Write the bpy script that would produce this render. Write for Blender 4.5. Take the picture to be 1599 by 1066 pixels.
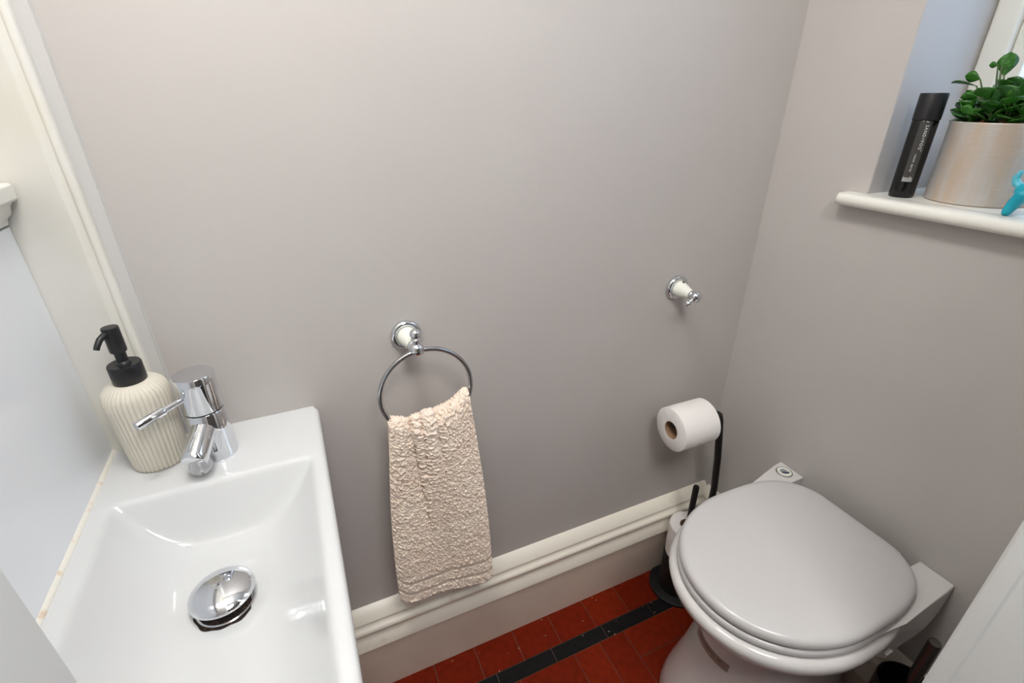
import bpy, bmesh, math, random
import numpy as np
from mathutils import Vector, Matrix
random.seed(7); rng = np.random.default_rng(7)
for o in list(bpy.data.objects): bpy.data.objects.remove(o)
S = bpy.context.scene; C = S.collection
PI = math.pi

# ---------------------------------------------------------------- camera
FPX, PIT, ROLL, YAW = 765.86, 0.461547, 0.005882, 0.415250
CAMZ = 1.22
fw = Vector((math.sin(YAW)*math.cos(PIT), math.cos(YAW)*math.cos(PIT), -math.sin(PIT)))
r0 = Vector((math.cos(YAW), -math.sin(YAW), 0)); d0 = fw.cross(r0)
r2 = math.cos(ROLL)*r0 + math.sin(ROLL)*d0; d2 = -math.sin(ROLL)*r0 + math.cos(ROLL)*d0
cd = bpy.data.cameras.new('camera'); cam = bpy.data.objects.new('camera', cd); C.objects.link(cam)
cd.sensor_width = 36; cd.lens = FPX*36/1599; cd.clip_start = 0.01
M = Matrix.Identity(4)
for i in range(3): M[i][0], M[i][1], M[i][2] = r2[i], -d2[i], -fw[i]
M.translation = (0, 0, CAMZ); cam.matrix_world = M
S.camera = cam
# ---------------------------------------------------------------- world, exposure
w = bpy.data.worlds.new('world'); S.world = w; w.use_nodes = True
bg = w.node_tree.nodes['Background']
bg.inputs[0].default_value = (0.56, 0.75, 1.0, 1); bg.inputs[1].default_value = 4.4
S.view_settings.view_transform = 'Standard'; S.view_settings.look = 'None'
S.view_settings.gamma = 1; S.view_settings.use_curve_mapping = False
S.view_settings.exposure = 0.07
ADDED_LAMP = 40.0; ADDED_HALL = 18.5  # emission of the two added, unseen lamps

# ---------------------------------------------------------------- materials
def lin(c): return tuple(((x/255)/12.92 if x/255 <= .04045 else ((x/255+.055)/1.055)**2.4) for x in c)
MT = {}
def mat(name, rgb, rough=.5, metal=0, bump=None, var=None, coat=0, emit=None, spec=None, sss=0):
    m = bpy.data.materials.new(name); m.use_nodes = True; MT[name] = m
    nt = m.node_tree; b = nt.nodes['Principled BSDF']; col = (*lin(rgb), 1)
    b.inputs['Base Color'].default_value = col
    b.inputs['Roughness'].default_value = rough; b.inputs['Metallic'].default_value = metal
    if coat: b.inputs['Coat Weight'].default_value = coat; b.inputs['Coat Roughness'].default_value = .05
    if spec is not None: b.inputs['Specular IOR Level'].default_value = spec
    if emit: b.inputs['Emission Color'].default_value = (*emit[0], 1); b.inputs['Emission Strength'].default_value = emit[1]
    if sss: b.inputs['Subsurface Weight'].default_value = sss; b.inputs['Subsurface Radius'].default_value = (.01, .006, .004); b.inputs['Subsurface Scale'].default_value = .5
    tc = nt.nodes.new('ShaderNodeTexCoord')
    if bump:
        n = nt.nodes.new('ShaderNodeTexNoise'); n.inputs['Scale'].default_value = bump[0]; n.inputs['Detail'].default_value = 5
        nt.links.new(tc.outputs['Object'], n.inputs['Vector'])
        bn = nt.nodes.new('ShaderNodeBump'); bn.inputs['Strength'].default_value = bump[1]; bn.inputs['Distance'].default_value = bump[2] if len(bump) > 2 else .002
        nt.links.new(n.outputs['Fac'], bn.inputs['Height']); nt.links.new(bn.outputs['Normal'], b.inputs['Normal'])
    if var:                                    # (scale, second colour, low, high): blotches of a second colour
        n = nt.nodes.new('ShaderNodeTexNoise'); n.inputs['Scale'].default_value = var[0]; n.inputs['Detail'].default_value = 6
        nt.links.new(tc.outputs['Object'], n.inputs['Vector'])
        rp = nt.nodes.new('ShaderNodeValToRGB'); rp.color_ramp.elements[0].position = var[2]; rp.color_ramp.elements[1].position = var[3]
        rp.color_ramp.elements[0].color = col; rp.color_ramp.elements[1].color = (*lin(var[1]), 1)
        nt.links.new(n.outputs['Fac'], rp.inputs['Fac']); nt.links.new(rp.outputs['Color'], b.inputs['Base Color'])
    return m
mat('wall_paint', (194, 189, 185), .62, bump=(130, .08), var=(3, (191, 185, 181), .4, .6))
mat('skirting_grey', (228, 213, 197), .5, bump=(60, .08), var=(9, (220, 204, 188), .4, .7))
mat('hall_paint', (128, 120, 112), .7)  # unseen hall walls, kept dark so less light bounces into the room
mat('ceiling_paint', (240, 239, 236), .8)
mat('cream_gloss', (229, 227, 220), .28, bump=(25, .05), var=(14, (225, 222, 210), .45, .75))
mat('skirting_cream', (246, 240, 226), .35, bump=(30, .06), var=(22, (214, 190, 160), .62, .9))
mat('strip_paint', (205, 203, 201), .4, bump=(40, .04))
mat('jamb_paint', (232, 233, 231), .45, bump=(40, .04))
mat('splash_panel', (240, 243, 247), .22)
mat('porcelain', (212, 213, 213), .12, coat=.4)
mat('wc_porcelain', (220, 217, 215), .14, coat=.4)
mat('seat_plastic', (204, 202, 201), .22)
mat('chrome', (222, 224, 228), .06, 1)
mat('brushed_steel', (112, 110, 107), .3, 1)
mat('satin_chrome', (190, 190, 192), .16, 1)
mat('ceramic_white', (236, 237, 226), .2, coat=.3)
mat('grime', (26, 18, 14), .8, bump=(400, .5), var=(300, (92, 62, 38), .5, .7))
mat('black_plastic', (24, 24, 27), .38)
mat('black_gloss', (10, 9, 10), .12)
mat('black_metal', (16, 16, 17), .5, bump=(500, .15), var=(900, (52, 52, 52), .68, .76))
mat('black_inside', (12, 12, 12), .6)
mat('paper', (238, 234, 231), .9, bump=(160, .5))
mat('card', (150, 120, 92), .9)
mat('soap_stone', (214, 208, 194), .6, bump=(500, .1))
mat('towel', (242, 226, 210), .95, var=(12, (236, 214, 197), .4, .8))
mat('towel_band', (224, 207, 192), .9)
mat('caulk', (240, 236, 226), .5, bump=(200, .4), var=(60, (212, 176, 136), .56, .78))
mat('tile_red', (120, 32, 8), .5, bump=(300, .12), var=(60, (102, 25, 6), .35, .7), spec=.1)
mat('tile_red_light', (127, 36, 10), .5, bump=(300, .12), var=(60, (110, 29, 8), .35, .7), spec=.1)
mat('tile_black', (25, 24, 25), .5, bump=(300, .12), var=(90, (36, 34, 34), .4, .8), spec=.1)
mat('grout', (120, 98, 84), .9, bump=(300, .3))
mat('paint_drip', (176, 150, 132), .7)
mat('soil', (60, 42, 30), 1, bump=(200, 1, .01))
mat('dead_leaf', (140, 92, 60), .8)
mat('stem', (78, 92, 48), .6)
mat('leaf', (44, 104, 30), .3, var=(8, (74, 136, 48), .4, .7))
mat('leaf_pale', (74, 122, 66), .4, var=(8, (52, 104, 44), .4, .7))
mat('toy_blue', (24, 168, 190), .4, sss=.3)
mat('toy_blue_pale', (92, 196, 214), .4, sss=.3)
mat('label_grey', (62, 60, 57), .5)
mat('print_white', (232, 232, 230), .6)
mat('sticker_brown', (150, 130, 122), .5)
mat('print_black', (22, 18, 18), .6)
mat('icon_navy', (52, 62, 86), .4)
mat('icon_grey', (142, 146, 152), .4)
mat('added_lamp_glow', (255, 250, 240), .4, emit=((1.0, .985, .965), ADDED_LAMP))  # glowing surface of the lamp added over the basin
mat('added_hall_glow', (255, 250, 240), .4, emit=((1.0, .985, .965), ADDED_HALL))  # glowing surface of the fill lamp added in the hall
mat('window_paint', (240, 238, 230), .3)
mat('window_gasket', (60, 62, 64), .6)
mat('carpet', (62, 54, 48), .95, bump=(300, .4))  # unseen hall floor, darkened to weaken the bounce near the skirting
# pot: woven relief with vertical brushed streaks
def pot_material():
    m = mat('pot_weave', (201, 188, 174), .45); nt = m.node_tree; b = nt.nodes['Principled BSDF']
    tc = nt.nodes.new('ShaderNodeTexCoord')
    mp = nt.nodes.new('ShaderNodeMapping'); mp.inputs['Scale'].default_value = (26, 26, 4); nt.links.new(tc.outputs['Object'], mp.inputs['Vector'])
    n = nt.nodes.new('ShaderNodeTexNoise'); n.inputs['Scale'].default_value = 1.6; n.inputs['Detail'].default_value = 5; nt.links.new(mp.outputs[0], n.inputs['Vector'])
    rp = nt.nodes.new('ShaderNodeValToRGB'); rp.color_ramp.elements[0].position = .4; rp.color_ramp.elements[1].position = .62
    rp.color_ramp.elements[0].color = (*lin((196, 178, 160)), 1); rp.color_ramp.elements[1].color = (*lin((196, 193, 190)), 1)
    nt.links.new(n.outputs['Fac'], rp.inputs['Fac']); nt.links.new(rp.outputs['Color'], b.inputs['Base Color'])
    b.inputs['Metallic'].default_value = .15
pot_material()
def glass_material():
    m = bpy.data.materials.new('obscured_glass'); m.use_nodes = True; nt = m.node_tree; MT['obscured_glass'] = m
    for n in list(nt.nodes): nt.nodes.remove(n)
    out = nt.nodes.new('ShaderNodeOutputMaterial'); mx = nt.nodes.new('ShaderNodeMixShader'); mx2 = nt.nodes.new('ShaderNodeMixShader')
    tl = nt.nodes.new('ShaderNodeBsdfTranslucent'); tr = nt.nodes.new('ShaderNodeBsdfTransparent'); gl = nt.nodes.new('ShaderNodeBsdfGlossy')
    tl.inputs[0].default_value = (.95, .96, 1, 1); gl.inputs['Roughness'].default_value = .15
    tc = nt.nodes.new('ShaderNodeTexCoord'); n = nt.nodes.new('ShaderNodeTexNoise'); n.inputs['Scale'].default_value = 180
    nt.links.new(tc.outputs['Object'], n.inputs['Vector'])
    bn = nt.nodes.new('ShaderNodeBump'); bn.inputs['Strength'].default_value = .6; bn.inputs['Distance'].default_value = .003
    nt.links.new(n.outputs['Fac'], bn.inputs['Height']); nt.links.new(bn.outputs['Normal'], tl.inputs['Normal']); nt.links.new(bn.outputs['Normal'], gl.inputs['Normal'])
    mx.inputs[0].default_value = .5; nt.links.new(tl.outputs[0], mx.inputs[1]); nt.links.new(tr.outputs[0], mx.inputs[2])
    mx2.inputs[0].default_value = .06; nt.links.new(mx.outputs[0], mx2.inputs[1]); nt.links.new(gl.outputs[0], mx2.inputs[2])
    nt.links.new(mx2.outputs[0], out.inputs[0])
glass_material()

# ---------------------------------------------------------------- helpers
class MB:
    def __init__(s): s.v = []; s.f = []
    def add(s, verts, faces):
        n = len(s.v); s.v += [tuple(p) for p in verts]; s.f += [tuple(i+n for i in f) for f in faces]; return s
    def box(s, a, b):
        (x0, y0, z0), (x1, y1, z1) = a, b
        return s.add([(x0,y0,z0),(x1,y0,z0),(x1,y1,z0),(x0,y1,z0),(x0,y0,z1),(x1,y0,z1),(x1,y1,z1),(x0,y1,z1)],
                     [(0,3,2,1),(4,5,6,7),(0,1,5,4),(1,2,6,5),(2,3,7,6),(3,0,4,7)])
    def prism(s, poly, axis, a, b):           # closed 2D polygon extruded along an axis
        def P(p, t): return {'x': (t, p[0], p[1]), 'y': (p[0], t, p[1]), 'z': (p[0], p[1], t)}[axis]
        n = len(poly)
        return s.add([P(p, a) for p in poly]+[P(p, b) for p in poly],
                     [tuple(range(n-1, -1, -1)), tuple(range(n, 2*n))]+[(i, (i+1) % n, n+(i+1) % n, n+i) for i in range(n)])
    def rings(s, rings, cap0=True, cap1=True):
        n = len(rings[0]); V = [p for r in rings for p in r]; F = []
        for k in range(len(rings)-1):
            for i in range(n):
                j = (i+1) % n; F.append((k*n+i, k*n+j, (k+1)*n+j, (k+1)*n+i))
        if cap0: F.append(tuple(range(n-1, -1, -1)))
        if cap1: F.append(tuple((len(rings)-1)*n+i for i in range(n)))
        return s.add(V, F)
    def lathe(s, prof, seg=32, mtx=None, cap0=True, cap1=True):   # prof: (radius, height) about z
        mtx = mtx or Matrix.Identity(4)
        R = [[mtx @ Vector((max(r, 1e-5)*math.cos(2*PI*i/seg), max(r, 1e-5)*math.sin(2*PI*i/seg), h)) for i in range(seg)] for r, h in prof]
        return s.rings(R, cap0, cap1)
    def tube(s, path, rad, seg=12, closed=False):
        path = [Vector(p) for p in path]; n = len(path); R = []
        rad = rad if isinstance(rad, (list, tuple)) else [rad]*n
        nrm = None
        for i, p in enumerate(path):
            if closed: t = path[(i+1) % n]-path[i-1]
            else: t = path[min(i+1, n-1)]-path[max(i-1, 0)]
            t.normalize()
            if nrm is None: nrm = t.orthogonal().normalized()
            nrm = (nrm-t*nrm.dot(t)).normalized(); bi = t.cross(nrm)
            R.append([p+(nrm*math.cos(2*PI*k/seg)+bi*math.sin(2*PI*k/seg))*rad[i] for k in range(seg)])
        if closed:
            R.append(R[0]); return s.rings(R, False, False)
        return s.rings(R)
    def build(s, name, m, parent=None, smooth=True, bevel=0, seg=2, loc=None, angle=40):
        me = bpy.data.meshes.new(name); me.from_pydata(s.v, [], s.f)
        bm = bmesh.new(); bm.from_mesh(me)
        bmesh.ops.remove_doubles(bm, verts=bm.verts, dist=1e-6); bmesh.ops.recalc_face_normals(bm, faces=bm.faces); bm.to_mesh(me); bm.free()
        if loc is not None: me.transform(Matrix.Translation(-Vector(loc)))
        o = bpy.data.objects.new(name, me); C.objects.link(o); me.materials.append(MT[m])
        if loc is not None: o.location = loc
        if bevel:
            md = o.modifiers.new('bevel', 'BEVEL'); md.width = bevel; md.segments = seg; md.limit_method = 'ANGLE'; md.angle_limit = math.radians(35)
        if smooth: shade(me, 180 if bevel else angle)
        if bevel:
            wn = o.modifiers.new('wn', 'WEIGHTED_NORMAL'); wn.keep_sharp = True
        if parent is not None: attach(o, parent)
        return o
def shade(me, angle=40):
    me.polygons.foreach_set('use_smooth', [True]*len(me.polygons))
    if angle < 180: me.set_sharp_from_angle(angle=math.radians(angle))
def attach(o, parent):
    o.parent = parent; o.matrix_parent_inverse = Matrix.Translation(-Vector(parent.location)) if parent.parent is None else Matrix.Translation(-Vector(parent.location)).copy()
    if parent.parent is not None:
        o.matrix_parent_inverse = (world_of(parent)).inverted()
def world_of(o):
    m = Matrix.LocRotScale(o.location, o.rotation_euler, o.scale)
    return m if o.parent is None else world_of(o.parent) @ o.matrix_parent_inverse @ m
def thing(name, label, cat, loc, group=None):
    o = bpy.data.objects.new(name, None); C.objects.link(o); o.location = loc; o.empty_display_size = .05
    o['label'] = label; o['category'] = cat
    if group: o['group'] = group
    return o
def tag(o, label, cat, group=None):
    o['label'] = label; o['category'] = cat
    if group: o['group'] = group
    return o
def struct(o, label=None, cat=None):
    o['kind'] = 'structure'
    if label: o['label'] = label
    if cat: o['category'] = cat
    return o
def axis_m(loc, d):                           # matrix whose z runs along d
    d = Vector(d).normalized(); return Matrix.Translation(Vector(loc)) @ d.to_track_quat('Z', 'Y').to_matrix().to_4x4()
def text_mesh(txt, size, spacing=1.0):        # flat text as (verts, faces), baseline along +x
    c = bpy.data.curves.new('t', 'FONT'); c.body = txt; c.size = size; c.space_character = spacing; c.resolution_u = 2
    o = bpy.data.objects.new('t', c); C.objects.link(o)
    dg = bpy.context.evaluated_depsgraph_get(); me = bpy.data.meshes.new_from_object(o.evaluated_get(dg))
    v = [tuple(p.co) for p in me.vertices]; f = [tuple(p.vertices) for p in me.polygons]
    bpy.data.objects.remove(o); bpy.data.curves.remove(c); bpy.data.meshes.remove(me)
    return v, f
def arc(cx, cy, r, a0, a1, n): return [(cx+r*math.cos(math.radians(a0+(a1-a0)*i/n)), cy+r*math.sin(math.radians(a0+(a1-a0)*i/n))) for i in range(n+1)]

# ---------------------------------------------------------------- room shell
D = .76; XR = .929; XL = -.312; YN = .12; CEIL = 2.10
WY0, WY1, WZ0, WZ1 = .17, .557, 1.045, 1.98       # window opening in the right wall
DX0, DX1, DZ = -.076, .615, 2.0                   # doorway the camera stands in
struct(MB().box((-.45, D, 0), (1.25, D+.12, CEIL)).build('wall_back', 'wall_paint', smooth=False), 'taupe grey painted plaster wall behind the towel ring', 'wall')
wr = MB()
def ring4(x, y0, y1, z0, z1): return [(x, y0, z0), (x, y1, z0), (x, y1, z1), (x, y0, z1)]
wr.add(ring4(XR, -.0, D+.06, -.05, CEIL+.05)+ring4(XR, WY0, WY1, WZ0, WZ1)+ring4(XR+.26, 0, D+.06, -.05, CEIL+.05)+ring4(XR+.26, WY0, WY1, WZ0, WZ1),
       [(i, (i+1) % 4, 4+(i+1) % 4, 4+i) for i in range(4)]+[(8+i, 12+i, 12+(i+1) % 4, 8+(i+1) % 4) for i in range(4)]
       + [(4+i, 4+(i+1) % 4, 12+(i+1) % 4, 12+i) for i in range(4)]+[(i, 8+i, 8+(i+1) % 4, (i+1) % 4) for i in range(4)])
struct(wr.build('wall_right', 'wall_paint', smooth=False, bevel=.004), 'taupe grey painted wall with the window recess above the toilet', 'wall')
struct(MB().box((XL-.12, -.0, 0), (XL, D, CEIL)).build('wall_left', 'cream_gloss', smooth=False), 'cream painted wall beside the basin', 'wall')
wn_ = MB(); wn_.box((XL, 0, 0), (DX0-.025, YN, CEIL)); wn_.box((DX1+.025, 0, 0), (XR, YN, CEIL)); wn_.box((DX0-.025, 0, DZ+.025), (DX1+.025, YN, CEIL))
struct(wn_.build('wall_front', 'wall_paint', smooth=False), 'wall with the doorway at the viewer', 'wall')
struct(MB().box((-.45, -.0, CEIL), (1.25, D+.12, CEIL+.1)).build('ceiling', 'ceiling_paint', smooth=False), 'white ceiling of the small toilet room', 'ceiling')
# door lining: two jambs and a head with a shallow rebate line
dl = struct(MB().prism([(DX1, -.01), (DX1, .102), (DX1-.0030, .1035), (DX1-.0030, .119), (DX1+.001, YN+.003), (DX1+.04, YN+.004), (DX1+.04, -.01)], 'z', 0, DZ).build('trim_1', 'jamb_paint', bevel=.0012), 'white painted door jamb at the right foreground', 'door jamb')
struct(MB().prism([(DX0, -.01), (DX0, YN-.002), (DX0-.003, YN+.003), (DX0-.04, YN+.004), (DX0-.04, -.01)], 'z', 0, DZ).build('trim_2', 'jamb_paint', bevel=.0015), 'white painted door jamb at the left foreground', 'door jamb')
struct(MB().box((DX0-.04, -.01, DZ), (DX1+.04, YN+.004, DZ+.03)).build('trim_3', 'jamb_paint', smooth=False), 'white door head above the doorway', 'door head')
# hallway behind the viewer
struct(MB().box((-1.2, -1.6, -.1), (1.5, 0, 0)).build('floor_hall', 'carpet', smooth=False), 'hall floor outside the doorway', 'floor')
hw = MB(); hw.box((-1.3, -1.7, 0), (-1.2, 0, CEIL)); hw.box((1.5, -1.7, 0), (1.6, 0, CEIL)); hw.box((-1.3, -1.8, 0), (1.6, -1.7, CEIL))
hw.box((-1.3, 0, 0), (XL-.1, .05, CEIL)); hw.box((XR+.1, -.0, 0), (1.6, .05, CEIL))
struct(hw.build('wall_hall', 'hall_paint', smooth=False), 'hall walls behind the viewer, darkened to limit bounced light', 'wall')
struct(MB().box((-1.3, -1.8, CEIL), (1.6, 0, CEIL+.1)).build('ceiling_hall', 'ceiling_paint', smooth=False), 'white hall ceiling behind the viewer', 'ceiling')

# floor: grout bed with every tile its own piece
floor = struct(MB().box((XL-.1, 0, -.08), (XR+.1, D+.05, -.0025)).build('floor', 'grout', smooth=False), 'red and black quarry tile floor', 'floor')
tile_cache = {}
def tile(x0, x1, y0, y1, m):
    g = .0007; key = (round(x1-x0, 4), round(y1-y0, 4), m); w2, h2 = (x1-x0)/2-g, (y1-y0)/2-g
    if key not in tile_cache:
        me = bpy.data.meshes.new('tile'); b = .0008
        R = [[(-w2, -h2, -.006), (w2, -h2, -.006), (w2, h2, -.006), (-w2, h2, -.006)], [(-w2, -h2, -b), (w2, -h2, -b), (w2, h2, -b), (-w2, h2, -b)],
             [(-w2+b, -h2+b, 0), (w2-b, -h2+b, 0), (w2-b, h2-b, 0), (-w2+b, h2-b, 0)]]
        t = MB().rings(R, False, True); me.from_pydata(t.v, [], t.f); me.materials.append(MT[m]); tile_cache[key] = me
    o = bpy.data.objects.new('tile', tile_cache[key]); C.objects.link(o); o.location = ((x0+x1)/2, (y0+y1)/2, random.uniform(-.0004, 0)); o.parent = floor
reds = ['tile_red', 'tile_red', 'tile_red_light']
for k in range(-5, 9):
    x0, x1 = .110+.1025*k, .110+.1025*(k+1)
    if x1 > XL and x0 < XR: tile(max(x0, XL), min(x1, XR), .6485, .752, random.choice(reds))
for k in range(-5, 7):
    x0, x1 = .240+.1455*k, .240+.1455*(k+1)
    if x1 > XL and x0 < XR: tile(max(x0, XL), min(x1, XR), .6125, .6485, 'tile_black')
B = .144
for i in range(-7, 4):
    for j in range(4):
        bx0 = .575+B*i; by1 = .6125-B*j
        if bx0+B < XL or bx0 > XR: continue
        if (i+j) % 2 == 0:
            for q in range(2):
                a, b = max(bx0, XL), min(bx0+B, XR); c, d = by1-B/2*(q+1), by1-B/2*q
                if b-a > .01: tile(a, b, c, d, random.choice(reds))
        else:
            for q in range(2):
                a, b = max(bx0+B/2*q, XL), min(bx0+B/2*(q+1), XR)
                if b-a > .01: tile(a, b, by1-B, by1, random.choice(reds))
dr = MB()
for k in range(20):                            # old paint specks on the tiles
    x, y, r = random.uniform(.1, .72), random.uniform(.6, .725), random.uniform(.0004, .0013)
    a = random.uniform(0, 6.3); e = random.uniform(1, 2.6)
    dr.rings([[(x+r*e*math.cos(t)*math.cos(a)-r*math.sin(t)*math.sin(a), y+r*e*math.cos(t)*math.sin(a)+r*math.sin(t)*math.cos(a), z) for t in np.linspace(0, 2*PI, 8, endpoint=False)] for z in (-.001, .0003)])
ps = dr.build('paint_specks', 'paint_drip', floor); ps['kind'] = 'stuff'

# skirting boards: grey lower board, cream moulding on top
low = [(0, 0), (.032, 0), (.032, .147), (.030, .150), (0, .150)]
mould = [(0, .150), (.0375, .150), (.0375, .153), (.0290, .1745), (.0265, .1775), (.0255, .182), (.0255, .187), (.0262, .1895)]+arc(.0245, .2000, .0090, -75, 75, 6)+[(.0255, .2105), (.0235, .2130), (.0232, .2175), (.0240, .2200), (.0250, .2215), (.0245, .2240), (.004, .2445), (0, .2460)]
bb = struct(MB().prism([(D-t, z) for t, z in low], 'x', XL, XR).build('baseboard_back', 'skirting_grey', smooth=False), 'tall skirting with grey lower board and cream moulded top', 'skirting')
MB().prism([(D-t, z) for t, z in mould], 'x', XL, XR).build('moulding', 'skirting_cream', bb, angle=35)
br = struct(MB().prism([(XR-t, z) for t, z in low], 'y', YN, D-.03).build('baseboard_right', 'skirting_grey', smooth=False), 'tall skirting running behind the toilet', 'skirting')
MB().prism([(XR-t, z) for t, z in mould], 'y', YN, D-.018).build('moulding', 'skirting_cream', br, angle=35)

# architrave on the back wall at the left
ax = [(-.312, .764), (-.312, .7515), (-.268, .7515), (-.2665, .7505), (-.246, .7498), (-.2435, .7485), (-.2400, .7478), (-.2365, .7490), (-.2345, .7500)]+arc(-.2275, .7515, .0052, 190, 350, 8)+[(-.2222, .7530), (-.2222, .764)]
struct(MB().prism(ax, 'z', 0, 2.1).build('trim_4', 'cream_gloss', angle=35), 'cream moulded architrave up the left edge of the back wall', 'architrave')
struct(MB().prism([(-.2222, .764), (-.2222, .7575), (-.2088, .7582), (-.2075, .7572), (-.2064, .7590), (-.2058, .764)], 'z', 0, 2.1).build('trim_5', 'strip_paint', angle=35), 'pale grey painted strip beside the architrave', 'wall strip')
# splashback panel on the left wall and the moulded ledge above it
sp = MB().box((XL+.0005, .14, .766), (-.3, .7510, 1.09)).build('splashback_panel', 'splash_panel', bevel=.0015)
tag(sp, 'glossy white splashback panel standing on the basin at left', 'splashback')
lg = [(XL, 1.138), (-.283, 1.138), (-.2805, 1.1355), (-.2805, 1.121), (-.283, 1.1185), (-.287, 1.117), (-.290, 1.112), (-.2915, 1.105), (-.297, 1.099), (-.2985, 1.0925), (XL, 1.0925)]
struct(MB().prism(lg, 'y', .14, .7475).build('trim_6', 'cream_gloss', bevel=.001, angle=35), 'cream moulded ledge above the white splashback', 'ledge')
st = MB().prism([(-.3005, .7640), (-.2962, .7640), (-.2968, .7658), (-.2985, .7676), (-.3005, .7695)], 'y', .145, .7510).build('sealant_bead', 'caulk')
tag(st, 'stained white sealant bead between basin and splashback', 'sealant')

# window
win = struct(MB().box((1.112, WY0, WZ0), (1.17, WY1, WZ0+.05)).build('window_1', 'window_paint', bevel=.004), 'white painted sash window with obscured glass', 'window')
for a, b in [(((1.112, WY1-.038, WZ0+.05)), (1.17, WY1, WZ1)), ((1.112, WY0, WZ0+.05), (1.17, WY0+.038, WZ1)), ((1.112, WY0+.038, WZ1-.045), (1.17, WY1-.038, WZ1))]:
    MB().box(a, b).build('window_frame', 'window_paint', win, bevel=.005)
for y0, y1, z0, z1 in [(WY1-.062, WY1-.038, WZ0+.05, WZ1-.045), (WY0+.038, WY0+.062, WZ0+.05, WZ1-.045), (WY0+.062, WY1-.062, WZ0+.05, WZ0+.078), (WY0+.062, WY1-.062, WZ1-.075, WZ1-.045), (WY0+.062, WY1-.062, 1.52, 1.555)]:
    MB().box((1.124, y0, z0), (1.165, y1, z1)).build('sash_rail', 'window_paint', win, bevel=.004)
for z0, z1 in [(WZ0+.078, 1.52), (1.555, WZ1-.075)]:
    p = MB().box((1.147, WY0+.062, z0), (1.151, WY1-.062, z1)).build('pane', 'obscured_glass', win, smooth=False)
    g = MB(); e = .003
    for a, b in [((1.143, WY0+.062, z0), (1.147, WY0+.062+e, z1)), ((1.143, WY1-.062-e, z0), (1.147, WY1-.062, z1)), ((1.143, WY0+.062, z0), (1.147, WY1-.062, z0+e)), ((1.143, WY0+.062, z1-e), (1.147, WY1-.062, z1))]: g.box(a, b)
    g.build('gasket', 'window_gasket', p, smooth=False)
# sill with rounded nosing and a returned end
ST = 1.065
prof = [(1.115, ST-.02), (1.115, ST), (.910, ST)]+[(.907+.011*math.cos(math.radians(a))-.002, ST-.011+.011*math.sin(math.radians(a))) for a in (80, 60, 40)]
sill = MB()
sill.box((XR-.002, WY0, ST-.02), (1.114, WY1, ST))
def nose(t): return [(XR, ST-.021)]+[(.9065+.0105*math.cos(math.radians(a)), ST-.0105+.0105*math.sin(math.radians(a))) for a in range(270, 89, -15)]+[(XR, ST)]
rows = []
for y, k in [(YN+.012, 1), (.586, 1), (.5915, .92), (.5955, .7), (.5975, .35)]:
    rows.append([(XR-(XR-x)*k, y, ST-.0105+(z-ST+.0105)*(1 if k == 1 else .55+.45*k)) for x, z in nose(0)])
sill.rings(rows)
struct(sill.build('trim_7', 'window_paint', angle=50), 'white gloss window sill with rounded front edge', 'window sill')

# two added lamps, out of view, that light the room
def added_lamp(label, loc, m, r):
    t = thing('added_lamp', label, 'lamp', loc); x, y, z = loc
    MB().lathe([(r+.012, 0), (r+.012, -.018), (r, -.02)], 32, Matrix.Translation(loc)).build('base', 'chrome', t)
    MB().lathe([(r, -.018), (r*.97, -.04), (r*.8, -.065), (r*.5, -.08), (.001, -.085)], 32, Matrix.Translation(loc)).build('diffuser', m, t, angle=180)
added_lamp('added unseen ceiling lamp lighting the room from over the basin', (.0, .34, CEIL), 'added_lamp_glow', .13)
added_lamp('added unseen hall lamp giving frontal fill from behind the viewer', (.20, -.42, CEIL), 'added_hall_glow', .28)

# ---------------------------------------------------------------- basin
BX0, BX1, BY0, BY1, BZ = -.2995, -.0205, .20, .7595, .764
basin = thing('washbasin', 'slim white ceramic cloakroom basin with deep trough bowl', 'basin', (-.16, .48, BZ-.12))
nx, ny = 84, 150
xs = np.linspace(BX0, BX1, nx); ys = np.linspace(BY0, BY1, ny)
Xg, Yg = np.meshgrid(xs, ys, indexing='ij')
sx = (Xg-(-.1575))/.1195
tro = .080*(1-np.abs(np.clip(sx, -1.3, 1.3))**2.3)
tro = np.where(np.abs(sx) > 1, -.35*(np.abs(sx)-1)*.1195, tro)
endf = (.624-Yg)*2.1; endn = (Yg-.235)*1.6
flat = .074+0*Xg
k = 130.0
dep = -np.log(np.exp(-k*tro)+np.exp(-k*endf)+np.exp(-k*endn)+np.exp(-k*flat))/k
dep = np.log(1+np.exp(dep*420))/420
Zg = BZ-dep
# rounded outer edge
ed = np.minimum(np.minimum(Xg-BX0+.02, BX1-Xg), np.minimum(Yg-BY0, BY1-Yg+.004))
Zg = Zg-np.where(ed < .008, (.008-np.clip(ed, 0, .008))**2/.016, 0)
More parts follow.
